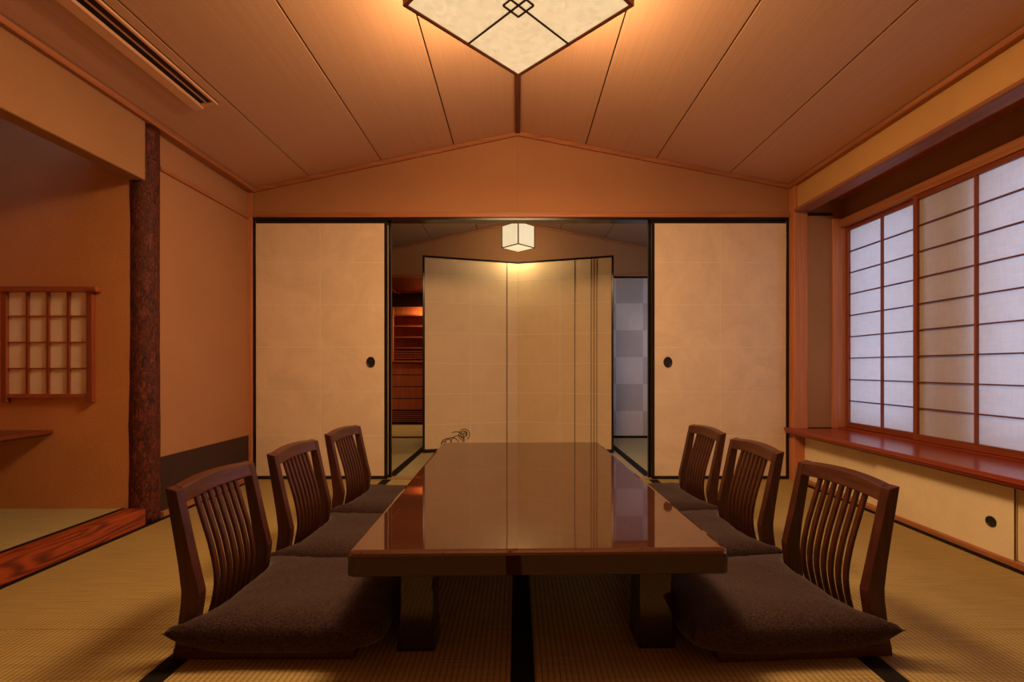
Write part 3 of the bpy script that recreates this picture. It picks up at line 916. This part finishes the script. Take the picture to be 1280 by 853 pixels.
# ================================================================== FLOOR CHAIRS
def smooth_line(pts, n=14):
    """Catmull-Rom through (x,z) points"""
    out = []
    P = [pts[0]] + list(pts) + [pts[-1]]
    segs = len(pts) - 1
    for i in range(n + 1):
        t = i / n * segs
        k = min(int(t), segs - 1)
        u = t - k
        p0, p1, p2, p3 = P[k], P[k + 1], P[k + 2], P[k + 3]
        out.append(tuple(0.5 * (2 * p1[a] + (p2[a] - p0[a]) * u + (2 * p0[a] - 5 * p1[a] + 4 * p2[a] - p3[a]) * u * u + (3 * p1[a] - p0[a] - 3 * p2[a] + p3[a]) * u ** 3) for a in (0, 1)))
    return out

HW = 0.190
def make_chair():
    r = empty('floor_chair', (0, 0, 0))
    m = MB().prism([(-0.243, 0.0), (0.247, 0.0), (0.252, 0.008), (0.250, 0.026), (0.243, 0.031), (-0.240, 0.031)], 'y', -HW + 0.002, HW - 0.002)
    obj('seat_base', m, M['chair_rail'], r, 0.002, 1)
    front = [(-0.190, 0.0315), (-0.180, 0.09), (-0.170, 0.155), (-0.168, 0.178), (-0.186, 0.255), (-0.205, 0.34), (-0.219, 0.405), (-0.2305, 0.456)]
    rear = [(-0.236, 0.0315), (-0.227, 0.09), (-0.2185, 0.155), (-0.2175, 0.185), (-0.226, 0.255), (-0.240, 0.34), (-0.251, 0.405), (-0.261, 0.464)]
    for s in (-1, 1):
        a, b = sorted((s * HW, s * (HW - 0.030)))
        obj('back_post', MB().strip(front, rear, a, b), M['chair_wood'], r, 0.002, 2)
    # bowed top rail between the posts
    m = MB()
    vs, fs = [], []
    nn = 12
    hw = HW - 0.029
    for i in range(nn + 1):
        y = -hw + 2 * hw * i / nn
        k = 1 - (y / hw) ** 2
        bx = -0.014 * k
        zt = 0.464 + 0.008 * k
        zl = 0.418 + 0.004 * k
        vs += [(-0.2225 + bx, y, zl), (-0.2325 + bx, y, zt - 0.006), (-0.259 + bx, y, zt), (-0.250 + bx, y, zl)]
    for i in range(nn):
        for j in range(4):
            fs.append((i * 4 + j, i * 4 + (j + 1) % 4, (i + 1) * 4 + (j + 1) % 4, (i + 1) * 4 + j))
    fs += [(0, 1, 2, 3), tuple(nn * 4 + j for j in range(4))]
    obj('top_rail', m.add(vs, fs), M['chair_rail'], r, 0.0025, 2)
    cen = smooth_line([(-0.215, 0.0312), (-0.200, 0.08), (-0.186, 0.14), (-0.184, 0.195), (-0.198, 0.27), (-0.222, 0.35), (-0.245, 0.424)], 16)
    fr = [(x + 0.0055, z) for x, z in cen]
    re = [(x - 0.0055, z) for x, z in cen]
    sm = MB().strip(fr, re, -0.0082, 0.0082).mesh('back_slat', 0.002, 1)
    for i in range(7):
        y = -0.0936 + 0.0312 * i
        link('back_slat', sm, M['chair_wood'], r, (0.001 * (y / 0.09) ** 2, y, 0))
    return r

chair = make_chair()
spots = [  # x, y, turn, facing, label pieces
    (-0.690, 1.462, 0.0, 1, 'nearest dark floor chair on the alcove side of the table'),
    (-0.684, 1.965, -0.6, 1, 'middle dark floor chair on the alcove side of the table'),
    (-0.676, 2.485, -3.5, 1, 'farthest dark floor chair on the alcove side, nearest the left door'),
    (0.772, 1.462, 3.6, -1, 'nearest dark floor chair on the window side of the table'),
    (0.765, 2.005, 1.5, -1, 'middle dark floor chair on the window side of the table'),
    (0.768, 2.522, 3.0, -1, 'farthest dark floor chair on the window side, nearest the right door'),
]
for i, (x, y, t, d, lab) in enumerate(spots):
    o = chair if i == 0 else copy_tree(chair)
    o.location = (x, y, 0.0015)
    o.rotation_euler = (0, 0, R(t) + (0 if d == 1 else math.pi))
    tag(o, lab, 'chair', 'slat-backed legless chairs around the low table')

# cushions lying on the chair seats
def cushion_mesh(seed):
    n = 34
    m = MB()
    vs, fs = [], []
    idx = {}
    rnd = random.Random(seed)
    off = Vector((rnd.uniform(0, 50), rnd.uniform(0, 50), rnd.uniform(0, 50)))
    HX0, HX1, HY = 0.286, 0.295, 0.246
    def boundary(u, v):
        x = (HX0 if u < 0 else HX1) * u
        y = HY * v
        if u < 0:
            x *= 1 - 0.255 * (1 - abs(v) ** 5) * (-u)
        else:
            x *= 1 - 0.05 * (1 - v * v) * u
        y *= 1 - 0.055 * (1 - u * u) * v * v
        return x, y
    def dist(i):
        a = -1 + 2 * i / n
        return math.sin(a * math.pi / 2) * 0.55 + a * 0.45
    for side in (1, -1):
        for i in range(n + 1):
            for j in range(n + 1):
                u, v = dist(i), dist(j)
                edge = i in (0, n) or j in (0, n)
                if edge and side == -1:
                    idx[(side, i, j)] = idx[(1, i, j)]
                    continue
                x, y = boundary(u, v)
                f = max(0.0, (1 - u ** 4) * (1 - v ** 4)) ** 0.36
                mid = 0.060 + 0.036 * (abs(u * v)) ** 3
                p = Vector((x * 7, y * 7, side)) + off
                wr = 0.0045 * mnoise.noise(p) + 0.002 * mnoise.noise(p * 2.7)
                # creases running in from the seams
                e = (1 - f) * f * 4
                cr = 0.006 * mnoise.noise(p * 1.9 + Vector((3, 7, 1))) * math.sin((y if abs(u) > abs(v) else x) * 85 + 4 * mnoise.noise(p * 0.7)) * e
                sag = -0.012 * math.exp(-((u + 0.05) ** 2 + v * v) / 0.22)
                if side == 1:
                    z = mid + (0.074 + wr + sag) * f + cr
                else:
                    z = max(mid - 0.050 * f + cr * 0.2, 0.0325 if abs(y) < 0.2 else 0.008)
                idx[(side, i, j)] = len(vs)
                vs.append((x, y, z))
    for i in range(n):
        for j in range(n):
            a = [idx[(1, i, j)], idx[(1, i + 1, j)], idx[(1, i + 1, j + 1)], idx[(1, i, j + 1)]]
            b_ = [idx[(-1, i, j)], idx[(-1, i, j + 1)], idx[(-1, i + 1, j + 1)], idx[(-1, i + 1, j)]]
            fs += [tuple(a), tuple(b_)]
    return m.add(vs, fs).mesh('seat_cushion', smooth=True)

clabs = ['plump dark brown cushion on the nearest alcove-side floor chair', 'dark brown cushion on the middle alcove-side floor chair',
         'dark brown cushion on the farthest alcove-side floor chair', 'plump dark brown cushion on the nearest window-side floor chair',
         'dark brown cushion on the middle window-side floor chair', 'dark brown cushion on the farthest window-side floor chair']
for i, (x, y, t, d, lab) in enumerate(spots):
    rz = R(t) + (0 if d == 1 else math.pi)
    dx = 0.045
    o = link('seat_cushion', cushion_mesh(i + 3), M['fabric'], None, (x + dx * math.cos(rz), y + 0.012, 0.0015), (0, 0, rz))
    tag(o, clabs[i], 'cushion', 'dark zabuton cushions on the floor chairs')
